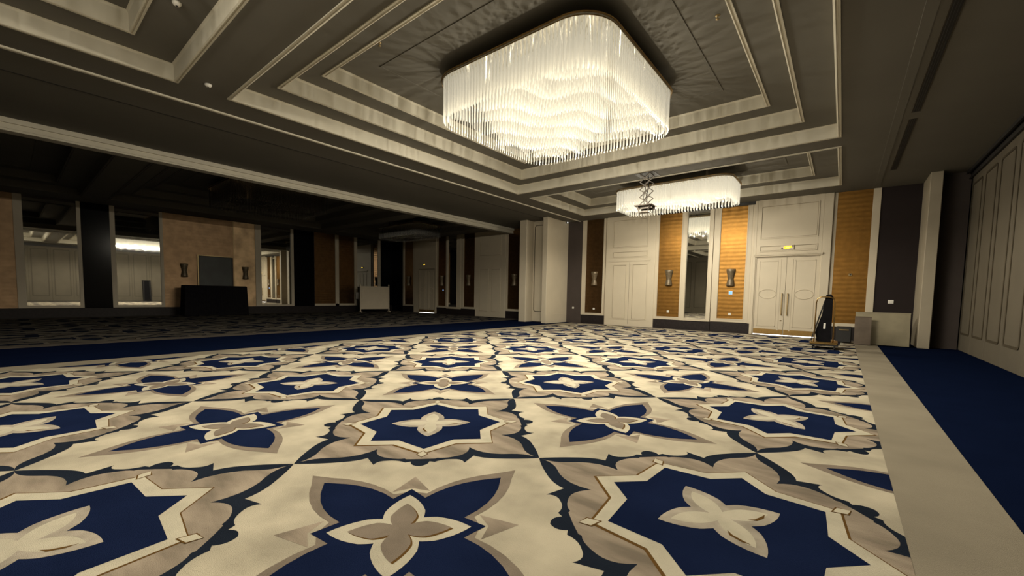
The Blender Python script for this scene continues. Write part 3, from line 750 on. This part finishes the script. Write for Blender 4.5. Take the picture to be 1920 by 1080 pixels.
touch(-3.50, 1.59, 'small glowing blue white control panel below the sconce on the gold panel')
touch(-20.6, 1.57, 'tiny glowing control panel in the dark half of the end wall', .03)
def exit_sign(x, z, y, label, s=1.0):
    t = thing('exit_sign', label, 'exit sign', (x, y, z))
    part(MB().box(x-.20*s, x+.20*s, y-.04, y, z-.09*s, z+.09*s, bev=.008), 'casing', M_cream, t)
    mb = MB()
    part(MB().prism([(x-.13*s, 0), (x-.09*s, -.05*s), (x+.02*s, -.055*s), (x+.13*s, -.005*s), (x+.13*s, .05*s), (x-.02*s, .055*s), (x-.10*s, .035*s)], -.003, .003), 'lit_face', M_exit, t)
    o = t.children[-1]; o.rotation_euler = (PI/2, 0, 0); o.location = (0, -.044, 0)
    me = o.data
    for v in me.vertices: v.co = Vector((v.co.x, v.co.y+y, v.co.z+z))
    part(MB().box(x-.06*s, x+.07*s, y-.052, y-.048, z-.02*s, z+.025*s), 'lit_core', M_exitdim, t)
    part(MB().box(x-.19*s, x-.14*s, y-.046, y-.04, z-.06*s, z-.02*s).box(x+.14*s, x+.18*s, y-.046, y-.04, z+.02*s, z+.07*s), 'dark_marks', M_dark, t)
exit_sign(-1.68, 3.27, YB-.12, 'lit yellow exit sign over the cream double doors')
exit_sign(-22.4, 3.30, YB-.12, 'tiny lit yellow exit sign over the far doors in the dark half', .55)

# ------------------------------------------------------------------ right-hand clutter
def cart():
    cx, cy = -.36, 14.5
    t = thing('garment_trolley', 'small brass hoop trolley with a folded black cover beside the double doors', 'trolley', (cx, cy, 0))
    part(MB().box(cx-.30, cx+.32, cy-.42, cy+.42, .13, .20, bev=.02), 'platform', M_brass, t)
    part(MB().box(cx-.31, cx+.33, cy-.43, cy+.43, .10, .13), 'bumper', M_dark, t)
    for sx in (-.23, .25):
        for sy in (-.34, .34):
            w_ = part(MB().box(cx+sx-.02, cx+sx+.02, cy+sy-.02, cy+sy+.02, .085, .11), 'caster', M_steel, t)
            mb = MB().lathe([(0, -.018), (.045, -.018), (.05, 0), (.045, .018), (0, .018)], (0, 0, 0), 12)
            mb.v = [(cx+sx+z, cy+sy+x, .05+y) for x, y, z in mb.v]
            part(mb, 'wheel', M_dark, w_)
    for yy in (cy-.38,):
        pts = [(cx-.21, yy, .19), (cx-.205, yy, 1.28), (cx-.18, yy, 1.39), (cx-.10, yy, 1.44), (cx+.08, yy, 1.44), (cx+.17, yy, 1.40), (cx+.20, yy, 1.30), (cx+.21, yy, .19)]
        part(MB().tube(pts, .016, 8), 'hoop', M_brass, t)
    t2 = thing('folded_cover', 'black folded cover draped over the brass trolley', 'cover', (cx, cy, .20))
    def body(px):  # outline in x-z
        return px
    def slab(xs, y0, y1):
        mb = MB(); n = len(xs)
        vs = [(cx+a, y0, z) for a, z in xs]+[(cx+a, y1, z) for a, z in xs]
        tr = tessellate_polygon([[Vector((a, z, 0)) for a, z in xs]])
        fs = [tuple(i for i in q) for q in tr]+[tuple(i+n for i in q)[::-1] for q in tr]+[(i, (i+1) % n, n+(i+1) % n, n+i) for i in range(n)]
        return mb.add(vs, fs)
    part(slab([(-.14, .21), (.16, .21), (.155, 1.0), (.15, 1.46), (.10, 1.52), (-.0, 1.50), (-.03, 1.30), (-.07, .95), (-.16, .62), (-.20, .45)], cy-.30, cy-.12), 'front_fold', M_cloth, t2)
    part(slab([(-.18, .21), (.12, .21), (.11, 1.40), (.02, 1.40), (-.02, 1.1), (-.12, .7)], cy-.10, cy+.10), 'rear_fold', M_cloth, t2)
    part(MB().bar((cx-.28, cy-.22, .21), (cx-.02, cy-.22, 1.34), .035, .03), 'support_bar', M_dark, t2)
    part(MB().box(cx-.02, cx+.03, cy-.315, cy-.30, .82-.26, .92-.20), 'white_tag', M_white, t2, 'small white tag')
cart()
# boards leaning on the end wall
def leaning(name, x0, x1, h, yfoot, ytop, th, M, label, cat, edge=None):
    t = thing(name, label, cat, ((x0+x1)/2, yfoot, 0))
    d = Vector((0, ytop-yfoot, h)).normalized(); nrm = Vector((0, -d.z, d.y))
    c = Vector(((x0+x1)/2, (yfoot+ytop)/2, h/2+.008))+nrm*0
    part(MB().obox(c, Vector((1,0,0)), nrm, d, (x1-x0)/2, th/2, h/2/d.z-.004), 'board', M, t)
    part(MB().obox(c+d*(h/2-.008)+nrm*.002, Vector((1,0,0)), nrm, d, (x1-x0)/2+.004, th/2+.006, .012), 'top_edge', edge or M, t)
    return t
leaning('board_panel', .345, 1.60, 1.0, 16.75, 16.95, .05, M_board, 'large cream board leaning beside the pilaster', 'board')
leaning('upholstered_board', .33, .72, .86, 16.50, 16.62, .05, M_taupeb, 'narrower taupe board leaning in front of the cream board', 'board')
t = thing('dark_case', 'low dark case standing left of the leaning boards', 'case', (.12, 16.9, 0))
part(MB().box(-.12, .28, 16.75, 17.1, .01, .52, bev=.03), 'body', M_dark, t)
part(MB().box(-.05, .20, 16.73, 16.75, .40, .44, bev=.006), 'handle', M_bronze, t)
# black board leaning on the folding partition, visible in the far mirror
t = thing('folded_easel', 'black folded board leaning on the beige folding partition, seen in a mirror', 'easel', (2.3, 9.7, 0))
part(MB().obox((2.42, 9.72, 1.08), Vector((0, 1, 0)), Vector((.99, 0, -.14)), Vector((.14, 0, .99)), .33, .025, 1.06), 'board', M_cloth, t)
part(MB().bar((2.2, 9.45, .01), (2.50, 9.5, 2.1), .03, .03).bar((2.2, 10.0, .01), (2.50, 9.95, 2.1), .03, .03), 'leg_frame', M_dark, t)

# ------------------------------------------------------------------ far left: screen, skirted table, portable screen
t = thing('wall_screen', 'dark rectangular screen on the gold wall above the skirted table', 'screen', (XL+.02, 7.1, 1.45))
part(MB().box(XL+.02, XL+.09, 6.30, 7.90, 1.40, 3.13, bev=.01), 'casing', M_dark, t)
part(MB().box(XL+.09, XL+.095, 6.38, 7.82, 1.48, 3.05), 'display', M_screen, t)
part(MB().box(XL+.085, XL+.10, 6.30, 7.90, 3.09, 3.13).box(XL+.085, XL+.10, 6.30, 6.345, 1.4, 3.09), 'frame_edge', M_bronze, t)
t = thing('skirted_table', 'tall table with a black pleated skirt in front of the gold wall', 'table', (-25.1, 6.8, 0))
part(MB().box(-25.5, -24.75, 5.45, 8.05, 1.47, 1.52, bev=.01), 'tabletop', M_cloth, t)
def skirt():
    pts = []; x0, x1, y0, y1 = -25.5, -24.72, 5.43, 8.07
    per = [(x0, y0), (x1, y0), (x1, y1), (x0, y1)]
    for i in range(4):
        a, b = per[i], per[(i+1) % 4]; n = int(math.dist(a, b)/.05)
        for k in range(n):
            tt = k/n; x, y = a[0]+(b[0]-a[0])*tt, a[1]+(b[1]-a[1])*tt
            pts.append((x, y, k))
    cx, cy = (x0+x1)/2, (y0+y1)/2; vs = []
    for z, fl in ((1.50, 1.0), (.8, 1.02), (.01, 1.05)):
        for x, y, k in pts:
            o = (.012 if k % 2 else -.012)*(1 if z < 1.5 else .3)
            dx, dy = x-cx, y-cy; l = math.hypot(dx, dy)
            vs.append((cx+dx*fl+dx/l*o, cy+dy*fl+dy/l*o, z))
    n = len(pts); fs = [(j*n+i, j*n+(i+1) % n, (j+1)*n+(i+1) % n, (j+1)*n+i) for j in (0, 1) for i in range(n)]
    return MB().add(vs, fs)
part(skirt(), 'table_skirt', M_cloth, t)
for sx in (-25.44, -24.81):
    for sy in (5.5, 8.0): part(MB().box(sx-.02, sx+.02, sy-.02, sy+.02, 0, 1.47), 'leg', M_dark, t)
def portable():
    a = Vector((-24.85, 14.72, 0)); b = Vector((-24.45, 16.62, 0)); d = (b-a).normalized(); nrm = Vector((d.y, -d.x, 0)); L_ = (b-a).length
    t = thing('portable_screen', 'pale free standing screen with two posts in the dark corner', 'screen', tuple((a+b)/2))
    Z = Vector((0, 0, 1))
    part(MB().obox((a+b)/2+Z*.97, d, nrm, Z, L_/2-.04, .02, .76), 'screen_panel', M_pale, t)
    for p in (a, b):
        part(MB().obox(p+Z*.93, d, nrm, Z, .03, .03, .90), 'post', M_pale, t)
        part(MB().obox(p+Z*.03, d, nrm, Z, .035, .22, .025), 'foot', M_pale, t)
        part(MB().lathe([(0, 0), (.045, 0), (.045, .03), (.02, .05), (0, .055)], tuple(p+Z*1.83), 10), 'finial', M_pale, t)
portable()
t = thing('sanitizer_dispenser', 'small white dispenser on a slim stand left of the portable screen', 'dispenser', (-25.95, 15.15, 0))
part(MB().box(-26.02, -25.90, 15.05, 15.27, .85, 1.32, bev=.02), 'body', M_white, t)
part(MB().box(-25.97, -25.94, 15.14, 15.18, .02, .86), 'pole', M_dark, t)
part(MB().box(-26.1, -25.8, 15.0, 15.32, .006, .03, bev=.005), 'base', M_dark, t)

for o in COL.objects:      # these stand on the carpet pile, not on the bare floor
    if o.parent is None and o.name.split('.')[0] in ('garment_trolley', 'folded_cover', 'skirted_table', 'portable_screen', 'sanitizer_dispenser', 'dark_case', 'board_panel', 'upholstered_board'):
        o.location.z += .0095
bpy.data.objects['folded_easel'].location.y -= .75
bpy.data.objects['folded_easel'].location.x += .06
